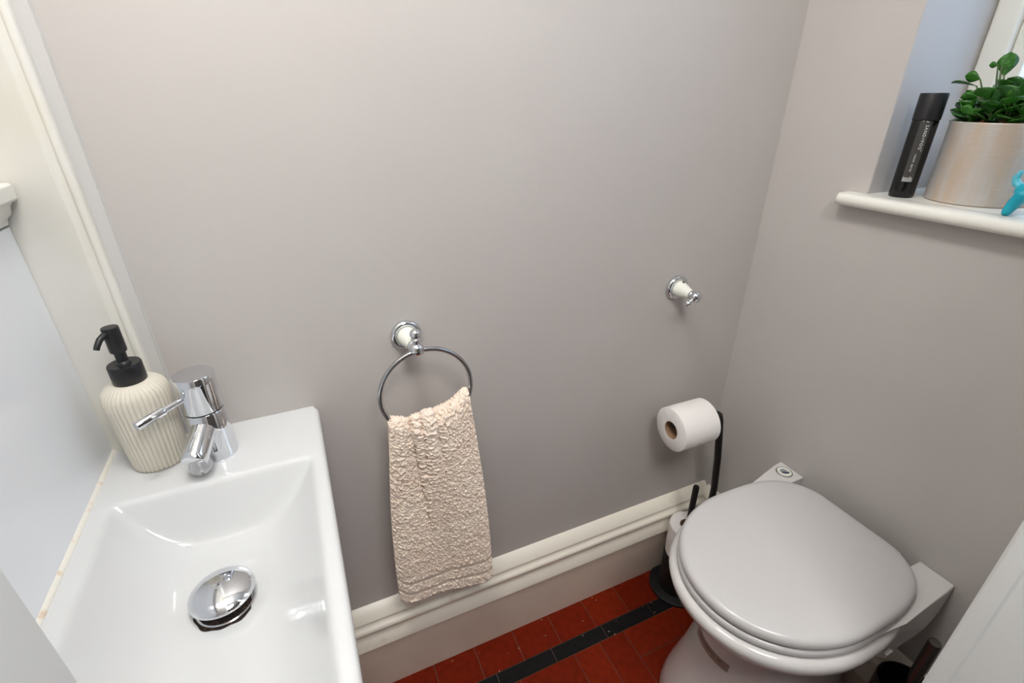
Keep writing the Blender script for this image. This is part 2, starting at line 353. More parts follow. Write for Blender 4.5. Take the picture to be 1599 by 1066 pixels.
# rounded plan corner at the far front
def corner(x, y, r=.013):
    cx, cy = BX1-r, BY1-r
    if x > cx and y > cy:
        dx, dy = x-cx, y-cy; m_ = max(dx, dy); l = math.hypot(dx, dy)
        if l > 1e-9: return cx+dx*m_/l, cy+dy*m_/l
    return x, y
b_ = MB(); V = []; F = []
for i in range(nx):
    for j in range(ny):
        x, y = corner(Xg[i, j], Yg[i, j]); V.append((x, y, Zg[i, j]))
for i in range(nx-1):
    for j in range(ny-1): F.append((i*ny+j, (i+1)*ny+j, (i+1)*ny+j+1, i*ny+j+1))
b_.add(V, F)
loop = [i*ny for i in range(nx)]+[(nx-1)*ny+j for j in range(1, ny)]+[i*ny+ny-1 for i in range(nx-2, -1, -1)]+[j for j in range(ny-2, 0, -1)]
cx, cy = -.16, .48
R = [[V[i] for i in loop]]
for s_, z in [(1.0, BZ-.035), (.985, BZ-.055), (.93, BZ-.09), (.86, BZ-.115), (.84, BZ-.12)]:
    R.append([(max(BX0, cx+(V[i][0]-cx)*s_) if V[i][0] > cx else V[i][0], cy+(V[i][1]-cy)*s_ if V[i][1] < cy else V[i][1], min(z, V[i][2]-.004)) for i in loop])
b_.rings(R, False, True)
b_.build('bowl', 'porcelain', basin, angle=60)
# faint grey scuff streaks are glaze wear: thin drawn marks near the front lip
WCX, WCY, WZ = -.1545, .482, BZ-.0735
def ztop(x, y):
    i = int(np.argmin(abs(xs-x))); j = int(np.argmin(abs(ys-y))); return Zg[i, j]
WZ = ztop(WCX, WCY)+.0006
waste = thing('basin_waste', 'domed chrome click waste standing open in the basin', 'plug', (WCX, WCY, WZ))
jag = []
for z, rr in ((-.004, .0345), (.0006, .0345)):
    jag.append([(WCX+(rr+.0009*math.sin(5*t)+.0007*math.sin(11*t+1))*math.cos(t), WCY+(rr+.0009*math.sin(5*t)+.0007*math.sin(11*t+1))*math.sin(t), WZ+z) for t in np.linspace(0, 2*PI, 64, endpoint=False)])
MB().rings(jag).build('grime_ring', 'grime', waste)
MB().lathe([(.0305, -.002), (.0315, .0012), (.0300, .0022), (.0285, .0012), (.0275, -.0015)], 48, Matrix.Translation((WCX, WCY, WZ)), True, True).build('flange', 'satin_chrome', waste)
MB().lathe([(.008, 0), (.008, .018)], 16, Matrix.Translation((WCX, WCY, WZ))).build('stem', 'satin_chrome', waste)
MB().lathe([(r_, h_+.007) for r_, h_ in [(.030, .0085), (.0335, .0095), (.0348, .0112), (.0345, .0128), (.0325, .0152), (.028, .0183), (.021, .0212), (.012, .0230), (.004, .0237), (.0002, .0238)]], 64, Matrix.Translation((WCX, WCY, WZ))).build('dome', 'chrome', waste, angle=180)

# vanity unit under the basin
van = thing('vanity_unit', 'white vanity unit carrying the basin', 'cabinet', (-.17, .48, 0))
MB().box((XL+.002, .245, .12), (-.085, .727, BZ-.121)).build('body', 'jamb_paint', van, bevel=.002)
MB().box((XL+.02, .27, .0), (-.12, .70, .12)).build('plinth', 'jamb_paint', van, bevel=.002)
for y0, y1 in ((.247, .484), (.488, .725)):
    d = MB().box((-.085, y0, .124), (-.068, y1, BZ-.124)).build('door', 'jamb_paint', van, bevel=.0015)
    yh = y1-.03 if y0 < .3 else y0+.03
    MB().lathe([(.006, 0), (.005, .012), (.010, .018), (.009, .024), (.001, .025)], 16, axis_m((-.068, yh, .45), (1, 0, 0))).build('knob', 'chrome', d)

# ---------------------------------------------------------------- tap
TX, TY = -.161, .689
tap = thing('basin_tap', 'chrome single lever mixer tap on the basin end', 'tap', (TX, TY, BZ))
tm = Matrix.Translation((TX, TY, BZ))
MB().lathe([(.0262, 0), (.0265, .002), (.0262, .004), (.0256, .040), (.0250, .0735), (.0240, .0748)], 48, tm).build('body', 'chrome', tap)
MB().lathe([(.0230, .0745), (.0230, .0768)], 48, tm).build('gap_ring', 'black_inside', tap)
hd = MB().lathe([(.0240, .0766), (.0249, .0774), (.0251, .118), (.0249, .1285), (.0240, .1298), (.001, .1300)], 48, tm).build('head', 'chrome', tap)
hx, hy, hz = TX, TY, BZ+.103
ld = Vector((-.075, -.062, -.0075)).normalized(); lm = axis_m((hx, hy, hz), ld)
MB().lathe([(.0042, .022), (.0042, .046), (.0058, .047), (.0062, .049), (.0062, .080), (.0056, .0815), (.001, .0818)], 20, lm).build('lever', 'chrome', hd)
sd = Vector((-.021, -.075, -.036)).normalized(); s0 = Vector((TX, TY, BZ+.060))
spo = MB().lathe([(.0160, .012), (.0160, .060), (.0153, .0675), (.0146, .0685), (.001, .0686)], 32, axis_m(s0, sd)).build('spout', 'chrome', tap)
en = s0+sd*.056
MB().lathe([(.0125, 0), (.0135, -.014), (.0148, -.0185), (.0148, -.021), (.0105, -.0215), (.0105, -.027), (.001, -.0272)], 24, axis_m(en, (-.02, .03, 1))).build('aerator', 'satin_chrome', spo)

# ---------------------------------------------------------------- soap dispenser
DXc, DYc = -.2455, .7125; DYc = .7060; DXc = -.2330
disp = thing('soap_dispenser', 'beige ribbed soap dispenser with black pump beside the tap', 'soap dispenser', (DXc, DYc, BZ))
prof = [(.0305, 0), (.0328, .0012), (.0340, .004)]+[(.0342+.0044*i/8, .005+.095*i/8) for i in range(9)]+[(.0386, .106), (.0376, .113), (.0352, .119), (.0305, .1240), (.0245, .1275), (.0180, .1288)]
RB = []
NS = 38*9
for r, h in prof:
    amp = .0019*min(1, max(0, (r-.0245)/.008)); ring = []
    for i in range(NS):
        a = 2*PI*i/NS; rr = r-amp*(1-abs(math.sin(19*a))**.8)
        ring.append((DXc+rr*math.cos(a), DYc+rr*math.sin(a), BZ+h))
    RB.append(ring)
MB().rings(RB).build('bottle', 'soap_stone', disp, angle=70)
dm = Matrix.Translation((DXc, DYc, BZ))
col_ = MB().lathe([(.0180, .128), (.0188, .129), (.0188, .1525), (.0180, .154), (.001, .154)], 40, dm).build('collar', 'black_plastic', disp)
pu = MB().lathe([(.0090, .153), (.0082, .156), (.0064, .158), (.0064, .170), (.0088, .171), (.0094, .173), (.0094, .203), (.0088, .2045), (.001, .205)], 28, dm).build('pump', 'black_plastic', disp)
nd = Vector((-.55, -.85, 0)).normalized(); p0 = Vector((DXc, DYc, BZ+.197))
MB().tube([p0+nd*.005, p0+nd*.011+Vector((0, 0, .0005)), p0+nd*.017+Vector((0, 0, -.002)), p0+nd*.023+Vector((0, 0, -.008)), p0+nd*.0255+Vector((0, 0, -.012))], [.0040, .0039, .0037, .0034, .0032], 14).build('nozzle', 'black_plastic', pu)

# ---------------------------------------------------------------- towel ring
RX, RZ = .138, .862
tr = thing('towel_ring', 'chrome towel ring with white ceramic neck on the wall', 'towel ring', (RX, D, RZ))
ym = axis_m((RX, D, RZ), (0.03, -1, -.02))
ROSE = [(.0262, 0), (.0268, .003), (.0262, .0065), (.0235, .0092), (.0205, .0100), (.0185, .0088), (.0175, .0085)]
MB().lathe(ROSE, 40, ym, True, True).build('wall_rose', 'chrome', tr, angle=180)
NECK = [(.0172, .008), (.0172, .012), (.0165, .018), (.0145, .026), (.0120, .034), (.0100, .042), (.0092, .047), (.0090, .049)]
MB().lathe(NECK, 32, ym).build('neck', 'ceramic_white', tr, angle=180)
def sphere_prof(r, n=14): return [(r*math.sin(PI*i/n), -r*math.cos(PI*i/n)) for i in range(n+1)]
bc = Vector((.1425, .703, .858))
hold = MB().lathe(sphere_prof(.0125), 28, Matrix.Translation(bc)); hold.lathe([(.0088, .045), (.0100, .047), (.0100, .050), (.0085, .053)], 24, ym)
hold.build('ball', 'chrome', tr, angle=180)
fin = MB().lathe([(.0060, .010), (.0055, .014), (.0060, .0165), (.0078, .018), (.0078, .0195)], 20, Matrix.Translation(bc)); fin.lathe([(r, h+.0275) for r, h in sphere_prof(.0090)], 24, Matrix.Translation(bc))
fin.build('finial', 'chrome', tr, angle=180)
RC = Vector((.1515, .700, .7800)); RR = .0772; TILT = 0.03
MB().tube([(RC.x+RR*math.cos(t), RC.y-TILT*(RC.z+RR-(RC.z+RR*math.sin(t))), RC.z+RR*math.sin(t)) for t in np.linspace(0, 2*PI, 72, endpoint=False)], .0040, 14, True).build('ring', 'satin_chrome', tr, angle=180)

# ---------------------------------------------------------------- hand towel
def noise2(shape, cell, gen):                  # smooth value noise sampled on a grid, cell in samples
    n0, n1 = int(shape[0]/cell[0])+3, int(shape[1]/cell[1])+3
    g = gen.standard_normal((n0, n1))
    a = np.arange(shape[0])/cell[0]; b = np.arange(shape[1])/cell[1]
    ia, ib = a.astype(int), b.astype(int); fa, fb = a-ia, b-ib
    fa = fa*fa*(3-2*fa); fb = fb*fb*(3-2*fb)
    g0 = g[ia]*(1-fa)[:, None]+g[ia+1]*fa[:, None]
    return g0[:, ib]*(1-fb)[None]+g0[:, ib+1]*fb[None]
def make_towel():
    NU, NF, NT, NB = 230, 560, 60, 120
    u = np.linspace(0, 1, NU)
    sl = np.concatenate([np.linspace(0, 1, NF, endpoint=False), np.linspace(1, 2, NT, endpoint=False), np.linspace(2, 3, NB)])
    U, Sg = np.meshgrid(u, sl, indexing='ij')
    ft = np.clip(Sg, 0, 1); bt = np.clip(Sg-2, 0, 1); ar = np.clip(Sg-1, 0, 1)
    TH = .0105
    # ring arc under the towel
    xr = .0800+.142*u; zr = RC.z-np.sqrt(np.maximum(RR**2-(xr-RC.x)**2, 1e-6))
    yr = RC.y-TILT*(RC.z+RR-zr)
    zr = .42*zr+.58*.7075+.011*u+.011*np.exp(-((u-.96)/.13)**2)+.003*np.exp(-((u-.5)/.2)**2)
    # folds gathered at the top, fading down the cloth
    def folds(U, t):                           # t = 1 at the ring, 0 at the hem
        c1 = .26+.16*(1-t)**.7+.10*(1-t)**2; f = -.015*np.exp(-np.abs((U-c1)/.032)**1.6)*np.clip(t*1.9-.75, 0, 1)
        f += -.013*np.exp(-((U-(.385+.04*(1-t)))/.022)**2)*np.clip((t-.70)/.16, 0, 1)
        f += -.011*np.exp(-((U-(.55+.22*(1-t)))/.024)**2)*np.clip((t-.78)/.12, 0, 1)
        f += .008*np.exp(-((U-.47)/.055)**2)*np.clip((t-.62)/.3, 0, 1)
        f += .006*np.exp(-((U-.12)/.10)**2)*t+.008*np.exp(-((U-(.72-.1*(1-t)))/.18)**2)*(.35+.65*t)
        f += .011*(1/(1+np.exp(-(U-c1-.01)/.010))-.5)*np.clip(t*2.2-.75, 0, 1)*np.exp(-np.clip(U-c1, 0, 1)/.35)
        f += .004*np.sin(U*7+1.2)*(1-t)-.004*np.exp(-((U-.55)/.06)**2)*np.exp(-((t-.28)/.18)**2)
        return f
    rho = .0065+TH/2
    # front
    xb = .0535+.1955*u; zb = .318-.026*u+.010*np.sin(u*PI)*0
    zb = zb+.018*np.exp(-(u/.06)**2)+.010*np.exp(-((1-u)/.05)**2)
    xT = xr; zT = zr
    w_ = ft**1.15
    X = xb[:, None]*(1-w_)+xT[:, None]*w_
    X = X-.006*np.exp(-((U-.0)/.25)**2)*np.sin(ft*PI)*1.0+.004*np.exp(-((U-1)/.25)**2)*np.sin(ft*PI)
    Z = zb[:, None]*(1-ft)+zT[:, None]*ft
    yf = (yr-rho)[:, None]*ft+(.690-rho)*(1-ft)
    Y = yf-folds(U, ft)-.004*np.sin(ft*PI)
    # over the ring
    over = (Sg > 1)&(Sg <= 2); ang = ar*PI
    bul = .006+np.clip(folds(U, np.ones_like(U)), -.01, .01)*.9
    Zo = zT[:, None]+(rho+.004+bul)*np.sin(ang)
    Yo = yr[:, None]-rho*np.cos(ang)-folds(U, np.ones_like(U))*np.cos(ang/2)
    Z = np.where(Sg > 1, Zo, Z); Y = np.where(Sg > 1, Yo, Y)
    # back
    bk = Sg > 2
    Zb = zT[:, None]*(1-bt)+(.335+0*U)*bt
    Yb = np.minimum((yr+rho)[:, None]+.010*bt, .7235)
    Xb = xT[:, None]*(1-bt)+(.062+.180*U)*bt
    Z = np.where(bk, Zb, Z); Y = np.where(bk, Yb, Y); X = np.where(bk, Xb, X)
    P = np.stack([X, Y, Z], -1)
    du = np.gradient(P, axis=0); ds = np.gradient(P, axis=1)
    Nn = np.cross(du, ds); Nn /= np.linalg.norm(Nn, axis=-1, keepdims=True)+1e-12
    if Nn[NU//2, NF//2, 1] > 0: Nn = -Nn
    # terry pile
    sh = U.shape; g = rng
    n1 = noise2(sh, (4.0, 3.2), g); n2 = noise2(sh, (2.1, 1.7), g); n3 = noise2(sh, (12, 5), g)
    n4 = noise2(sh, (3.6, 3.0), g); n5 = noise2(sh, (2.6, 2.4), g)
    pile = .0010*n1+.0011*n2+.0004*n3-.0030*np.clip(n4-.45, 0, 1.1)-.0016*np.clip(n5-.5, 0, 1.0)+.0006
    # woven bands and hem (measured up from the front hem)
    dist = ft*.42
    wav = .006*np.sin(U*5.5+.3)*np.exp(-((U-.45)/.4)**2)+.004*(U-.5)
    band = np.zeros_like(U)
    for c, hwid in ((.034, .0045), (.066, .0045)):
        band = np.maximum(band, 1/(1+np.exp((np.abs(dist+wav-c)-hwid)*2600)))
    hem = 1/(1+np.exp((dist-.0055)*2600))
    fl = np.clip(np.maximum(band, hem), 0, 1)*(Sg < 1)
    pile = pile*(1-fl)+fl*(-.0006+.00022*np.sin(dist*4200))
    th = TH/2*np.sqrt(np.clip(1-np.abs(2*U-1)**14, 0, 1))
    th = th*np.where(ft < .012, np.sqrt(np.clip(ft/.012, 0, 1))*.6+.4, 1)
    ef = np.clip(np.minimum(U, 1-U)/.012, .35, 1)
    A = P+Nn*(th+pile*ef)[..., None]; Bk = P-Nn*(th)[..., None]
    NS_ = len(sl)
    verts = np.concatenate([A.reshape(-1, 3), Bk.reshape(-1, 3)])
    i, j = np.meshgrid(np.arange(NU-1), np.arange(NS_-1), indexing='ij')
    q = (i*NS_+j).ravel(); quad = np.stack([q, q+NS_, q+NS_+1, q+1], -1); off = NU*NS_
    quadb = quad[:, ::-1]+off
    ed_ = []
    for jj in range(NS_-1):
        ed_.append((jj, jj+1, off+jj+1, off+jj)); k0 = (NU-1)*NS_+jj; ed_.append((k0+1, k0, off+k0, off+k0+1))
    for ii in range(NU-1):
        k0 = ii*NS_; ed_.append((k0+NS_, k0, off+k0, off+k0+NS_)); k0 += NS_-1; ed_.append((k0, k0+NS_, off+k0+NS_, off+k0))
    faces = np.concatenate([quad, quadb, np.array(ed_)]).astype(np.int32)
    me = bpy.data.meshes.new('hand_towel'); me.vertices.add(len(verts)); me.vertices.foreach_set('co', verts.astype(np.float32).ravel())
    me.loops.add(faces.size); me.loops.foreach_set('vertex_index', faces.ravel())
    me.polygons.add(len(faces)); me.polygons.foreach_set('loop_start', np.arange(0, faces.size, 4, dtype=np.int32))
    me.polygons.foreach_set('use_smooth', np.ones(len(faces), bool)); mi = np.zeros(len(faces), np.int32); mi[:len(quad)] = (fl[:-1, :-1].ravel() > .5)
    me.polygons.foreach_set('material_index', mi); me.update(calc_edges=True); me.validate()
    o = bpy.data.objects.new('hand_towel', me); C.objects.link(o); me.materials.append(MT['towel']); me.materials.append(MT['towel_band']); return o
tag(make_towel(), 'beige terry hand towel hanging through the chrome ring', 'towel')

# ---------------------------------------------------------------- robe hook
HX, HZ = .716, .858
hk = thing('robe_hook', 'chrome and white ceramic robe hook near the corner', 'hook', (HX, D, HZ))
hm = axis_m((HX, D, HZ), (0.02, -1, -.05))
MB().lathe(ROSE, 40, hm).build('wall_rose', 'chrome', hk, angle=180)
nk = MB().lathe(NECK, 32, hm).build('neck', 'ceramic_white', hk, angle=180)
MB().lathe([(.0022, 0), (.0022, .0012), (.0016, .0014), (.001, .0008)], 12, axis_m((HX+.0015, D-.019, HZ+.0155), (0, -.25, 1))).build('screw', 'grime', nk)
hb = Vector((HX+.002, .7025, HZ-.003))
m_ = MB().lathe(sphere_prof(.0118), 28, Matrix.Translation(hb)); m_.lathe([(.0088, .045), (.0100, .047), (.0100, .050), (.008, .054)], 24, hm); m_.build('ball', 'chrome', hk, angle=180)
hs = Vector((HX-.017, .701, HZ-.014)); dv = (hs-hb)
m_ = MB().tube([hb+dv*.3, hb+dv*.62, hb+dv*.9], [.0050, .0036, .0045], 14); m_.lathe(sphere_prof(.0072), 22, Matrix.Translation(hs)); m_.build('peg', 'chrome', hk, angle=180)

# ---------------------------------------------------------------- toilet
TYc = .3725
def plan(xf, xm, xb, hw_, nb=3.2, nf=2.05, n=72, clip=None):
    pts = []
    for i in range(n):
        t = 2*PI*i/n; c, s = math.cos(t), math.sin(t)
        if c < 0: e = 2/nf; x = xm-(xm-xf)*abs(c)**e; y = hw_*math.copysign(abs(s)**e, s)
        else: e = 2/nb; x = xm+(xb-xm)*abs(c)**e; y = hw_*math.copysign(abs(s)**e, s)
        if clip: x = min(x, clip)
        pts.append((x, TYc+y))
    return pts
wc = thing('toilet', 'compact white ceramic toilet with closed grey-white lid under the window', 'toilet', (.72, TYc, 0))
SEC = [  # z, front, widest, back, half width, back exponent
    (0, .538, .70, .885, .150, 4), (.012, .536, .70, .885, .151, 4), (.05, .544, .70, .885, .143, 4), (.12, .560, .70, .885, .126, 4), (.20, .573, .70, .885, .110, 4),
    (.265, .580, .70, .886, .102, 4), (.310, .581, .70, .887, .101, 4), (.336, .574, .70, .888, .107, 3.4), (.356, .560, .70, .89, .121, 3), (.378, .538, .70, .89, .142, 2.6),
    (.398, .515, .70, .89, .160, 2.5), (.416, .500, .70, .89, .170, 2.5), (.432, .495, .70, .89, .173, 2.5), (.441, .498, .70, .89, .170, 2.5), (.4445, .505, .70, .888, .163, 2.5)]
def sec_at(z):
    zz = [s[0] for s in SEC]; return [float(np.interp(z, zz, [s[k] for s in SEC])) for k in range(1, 6)]
pan = MB().rings([[(x, y, z) for x, y in plan(a, b, c, h, e)] for z, a, b, c, h, e in SEC])
bowl = pan.build('bowl', 'wc_porcelain', wc, angle=180)
# shelf behind the bowl: two ears with curved undersides and the bridge between them
ear = [(.64, .442), (.70, .455), (.78, .4605), (.90, .462), (.9280, .4618), (.9280, .440), (.926, .420), (.918, .398), (.905, .383), (.885, .375), (.85, .378), (.80, .392), (.74, .408), (.66, .425)]
def ear_mesh(y_out, y_in, sgn):
    m = MB(); R = []
    for t in np.linspace(0, 1, 7):
        ring = []
        for x, z in ear:
            off = np.interp(x, [.64, .70, .74, .79, .85, .93], [.125, .160, .1715, .1695, .1665, .1600] if sgn < 0 else [.10, .130, .146, .166, .181, .1935]); yo = TYc+sgn*off
            ring.append((x, yo*(1-t)+(TYc+sgn*y_in)*t, z))
        R.append(ring)
    return m.rings(R)
for sgn in (-1, 1):
    ear_mesh(.1725 if sgn < 0 else .1985, .1035 if sgn < 0 else .134, sgn).build('shelf', 'wc_porcelain', wc, bevel=.006, seg=3)
MB().box((.80, TYc-.125, .36), (.905, TYc+.14, .4440)).build('bridge', 'wc_porcelain', wc, bevel=.006, seg=3)
# seat and lid
def slab(name, m, zs, f):
    R = []
    for ins, z in zs: R.append([(x, y, z) for x, y in plan(.507+ins+f, .70, .900-ins+abs(f)*0, .1615-ins-f, 3.2, clip=.8945-ins)])
    return MB().rings(R).build(name, m, wc, angle=180)
slab('seat', 'seat_plastic', [(.008, .4462), (.003, .4475), (.0005, .4505), (.0005, .4580), (.003, .4615), (.010, .4625)], -.001)
slab('lid', 'seat_plastic', [(.012, .4640), (.004, .4650), (.0008, .4678), (.0, .4730), (.0008, .4785), (.0035, .4825), (.008, .4850), (.016, .4862), (.05, .4872), (.10, .4876), (.15, .4878)], 0)
for y in (TYc-.07, TYc+.07): MB().lathe([(.009, 0), (.009, .026), (.008, .028)], 18, axis_m((.899, y-.014, .462), (0, 1, 0))).build('hinge', 'seat_plastic', wc)
# flush button with two halves
fbx, fby, fbz = .9040, .5365, .4620
fm = Matrix.Translation((fbx, fby, fbz))
fb = MB().lathe([(.0172, -.002), (.0175, .0012), (.0166, .0024), (.0155, .0020), (.0150, -.001)], 40, fm).build('flush_button', 'satin_chrome', wc)
sa = math.radians(-30)                        # split line direction on the plate
def half(r, sgn, z0, z1, name, m, gap=.0005, cxo=0, cyo=0, sq=1.0):
    pts = []
    for t in np.linspace(0, PI, 18):
        x, y = r*math.cos(t), sgn*(r*math.sin(t)*sq+gap); pts.append((x+cxo, y+cyo*sgn))
    R = []
    for z in (z0, z1): R.append([(fbx+x*math.cos(sa)-y*math.sin(sa), fby+x*math.sin(sa)+y*math.cos(sa), fbz+z) for x, y in pts])
    return MB().rings(R).build(name, m, fb, angle=30)
half(.0147, 1, -.001, .0022, 'button_half', 'ceramic_white'); half(.0147, -1, -.001, .0022, 'button_half', 'ceramic_white')
half(.0078, 1, .0020, .0025, 'icon', 'icon_grey', .0006, -.0015); half(.0092, -1, .0020, .0025, 'icon', 'icon_navy', .0006, .001, 0, .75)
# sticker on the pedestal front
def surf(y, z, off):                           # point on the front of the pedestal
    a, b, c, h, e = sec_at(z); nf = 2.05; s = min(.98, abs(y-TYc)/h)
    x = b-(b-a)*(1-s**nf)**(1/nf)
    n = Vector((-(b-a)**-nf*(b-x)**(nf-1), math.copysign(s**(nf-1)/h, y-TYc), .12)).normalized()
    return Vector((x, y, z))+n*off
sk = MB(); y0s, y1s, z0s, z1s = .424, .338, .250, .271
def stp(s, t): return (y0s+(y1s-y0s)*s, z0s+(z1s-z0s)*t+.004*s)
N = 20; V = []; F = []  # sticker grid
for i in range(N+1):
    for j in range(5): y, z = stp(i/N, j/4); V.append(surf(y, z, .0007))
for i in range(N):
    for j in range(4): F.append((i*5+j, (i+1)*5+j, (i+1)*5+j+1, i*5+j+1))
stk = sk.add(V, F).build('sticker', 'sticker_brown', wc); stk['label'] = 'brown-grey name sticker'
tv, tf = text_mesh('SANICOMPACT \u00b7 43', .0078, 1.05); wmax = max(v[0] for v in tv)
V = []
for x, y, _ in tv:
    yy, zz = stp(.10+.72*x/wmax, .48+y/.021); V.append(surf(yy, zz, .0011))
MB().add(V, tf).build('lettering', 'print_black', stk, smooth=False)
# small clip on the bowl side
MB().box((.745, TYc-.1745, .401), (.762, TYc-.168, .411)).build('clip', 'seat_plastic', wc, bevel=.001)

# ---------------------------------------------------------------- toilet roll stand and rolls
PX, PY = .787, .662
rs = thing('toilet_roll_stand', 'black metal toilet roll stand in the corner', 'roll stand', (PX, PY, 0))
pm = Matrix.Translation((PX, PY, 0))
MB().lathe([(.0720, .0006), (.0728, .003), (.0715, .0065), (.068, .0078), (.001, .008)], 48, pm).build('base', 'black_metal', rs)
MB().lathe([(.0475, .0075), (.0475, .128), (.0465, .130), (.001, .130)], 40, pm).build('drum', 'black_metal', rs)
MB().lathe([(.0075, .129), (.0075, .355), (.0065, .359), (.001, .360)], 18, pm).build('spare_rod', 'black_metal', rs)
pole = [(.846, .668, .006), (.853, .668, .10), (.859, .668, .20), (.860, .669, .32), (.850, .671, .42), (.838, .673, .50), (.832, .674, .535), (.826, .6745, .5520), (.812, .675, .5605), (.78, .675, .5625), (.70, .676, .562), (.690, .676, .562)]
MB().tube(pole, [.0082]*len(pole), 16).build('pole', 'black_metal', rs, angle=180)
def roll(label, m4, r, L):
    t = thing('toilet_roll', label, 'toilet roll', m4.translation)
    R = []; rc = .0195; n = 64
    prof = [(rc+.0012, 0), (r-.002, 0), (r, .0015), (r+.0006, L*.3), (r+.0002, L*.6), (r, L-.0015), (r-.002, L), (rc+.0012, L)]
    for rr, h in prof:
        R.append([m4 @ Vector(((rr+(.0012*math.cos(a*1-1.0)+.0009*math.sin(2*a) if rr > .03 else 0))*math.cos(a), (rr+(.0012*math.cos(a-1.0)+.0009*math.sin(2*a) if rr > .03 else 0))*math.sin(a), h)) for a in np.linspace(0, 2*PI, n, endpoint=False)])
    R.append(R[0]); MB().rings(R, False, False).build('paper', 'paper', t, angle=50)
    MB().lathe([(rc+.0012, .0004), (rc+.0012, L-.0004), (rc, L-.0004), (rc, .0004), (rc+.0012, .0004)], 36, m4, False, False).build('tube', 'card', t)
    return t
roll('white toilet roll held out on the stand arm', axis_m((.686, .676, .5505), (1, -.012, .0)), .0500, .098)
roll('spare white toilet roll upright on the stand below', Matrix.Translation((PX, PY, .1305)), .0460, .098)

# ---------------------------------------------------------------- toilet brush
QX, QY = .846, .180
tb = thing('toilet_brush', 'steel toilet brush with round black-lined holder beside the toilet', 'toilet brush', (QX, QY, 0))
qm = Matrix.Translation((QX, QY, 0))
MB().lathe([(.0460, 0), (.0475, .003), (.0475, .272), (.0472, .2745), (.0445, .2748)], 40, qm, True, False).build('holder', 'brushed_steel', tb)
MB().lathe([(.0445, .2748), (.0443, .274), (.0440, .270), (.0450, .01), (.001, .008)], 40, qm, False, True).build('liner', 'black_inside', tb)
MB().lathe([(.0095, .06), (.0095, .402), (.0088, .4045), (.006, .4050), (.001, .4052)], 24, qm).build('handle', 'brushed_steel', tb)
bs = MB().lathe([(.012, .02), (.036, .03), (.037, .09), (.03, .10), (.01, .105)], 24, qm); bs.build('brush_head', 'black_plastic', tb)

# ---------------------------------------------------------------- window sill objects
SX, SY = .956, .5185
sb = thing('room_spray', 'slim black room spray bottle with dark label on the sill', 'spray bottle', (SX, SY, ST))
sm = Matrix.Translation((SX, SY, ST))
bot = MB().lathe([(.0165, 0), (.0176, .001), (.0179, .003), (.0179, .117), (.0172, .1185), (.016, .119)], 40, sm).build('bottle', 'black_gloss', sb)
MB().lathe([(.0174, .1185), (.0186, .1195), (.0188, .156), (.0182, .1578), (.001, .158)], 40, sm).build('cap', 'black_plastic', sb)
# label wraps round the side that faces into the room
A0 = math.atan2(0-SY, 0-SX)+.10
def cyl(a, h, r=.0181): return (SX+r*math.cos(A0+a/r), SY+r*math.sin(A0+a/r), ST+h)
V = []; F = []
for i in range(9):
    a = -.0078+.0156*i/8
    for h in (.026, .1175): V.append(cyl(a, h))
for i in range(8): F.append((i*2, i*2+2, i*2+3, i*2+1))
lb = MB().add(V, F).build('label', 'label_grey', sb); lb['label'] = 'dark grey label with white vertical lettering'
def cyl_text(txt, size, sp_, h0, acr):
    tv, tf = text_mesh(txt, size, sp_)
    return [cyl(acr+y, h0-x, .0183) for x, y, _ in tv], tf
pr = MB()
for txt, size, sp_, h0, acr in [('SAND+FOG', .0060, 1.22, .1125, .0006), ('\u00ae', .0026, 1, .0755, .0042), ('room spray', .0047, 1.22, .0690, -.0012)]:
    pr.add(*cyl_text(txt, size, sp_, h0, acr))
pr.add([cyl(.0005, .1172, .0183), cyl(.0035, .1172, .0183), cyl(.0035, .1166, .0183), cyl(.0005, .1166, .0183)], [(0, 1, 2, 3)])
random.seed(3)
for q in range(8):
    aa = -.0068+q*.0017; h1 = .0345-random.uniform(0, .003)
    pr.add([cyl(aa, .0265, .0183), cyl(aa+.0007, .0265, .0183), cyl(aa+.0007, h1, .0183), cyl(aa, h1, .0183)], [(0, 1, 2, 3)])
pr.build('lettering', 'print_white', lb, smooth=False)

# plant pot with woven relief
OX, OY, OR, OH = 1.0195, .4440, .0645, .118
pt = thing('potted_plant', 'green jade plant in a beige woven-texture pot on the sill', 'plant', (OX, OY, ST))
def pot_mesh():
    n, mz = 360, 110; R = []
    R.append([(OX+(OR-.003)*math.cos(2*PI*i/n), OY+(OR-.003)*math.sin(2*PI*i/n), ST) for i in range(n)])
    for k_ in range(mz+1):
        h = .0012+(OH-.002)*k_/mz; row = []
        for i in range(n):
            a = 2*PI*i/n; rr = OR+.00035*math.sin(a*90+k_*1.1)*math.sin(a*90-k_*1.1)
            row.append((OX+rr*math.cos(a), OY+rr*math.sin(a), ST+h))
        R.append(row)
    for rr, h in ((OR-.0008, OH), (OR-.0035, OH), (OR-.0042, OH-.002), (OR-.0045, OH-.016)):
        R.append([(OX+rr*math.cos(2*PI*i/n), OY+rr*math.sin(2*PI*i/n), ST+h) for i in range(n)])
    return MB().rings(R, True, False)
pot_mesh().build('pot', 'pot_weave', pt, angle=60)
MB().lathe([(OR-.0046, OH-.022), (OR-.0046, OH-.014), (.03, OH-.011), (.001, OH-.010)], 32, Matrix.Translation((OX, OY, ST))).build('soil', 'soil', pt)
MB().lathe([(OR-.0015, -.0), (OR-.0005, .0008), (OR+.0002, .0014)], 60, Matrix.Translation((OX, OY, ST)), True, False).build('foot_ring', 'card', pt)
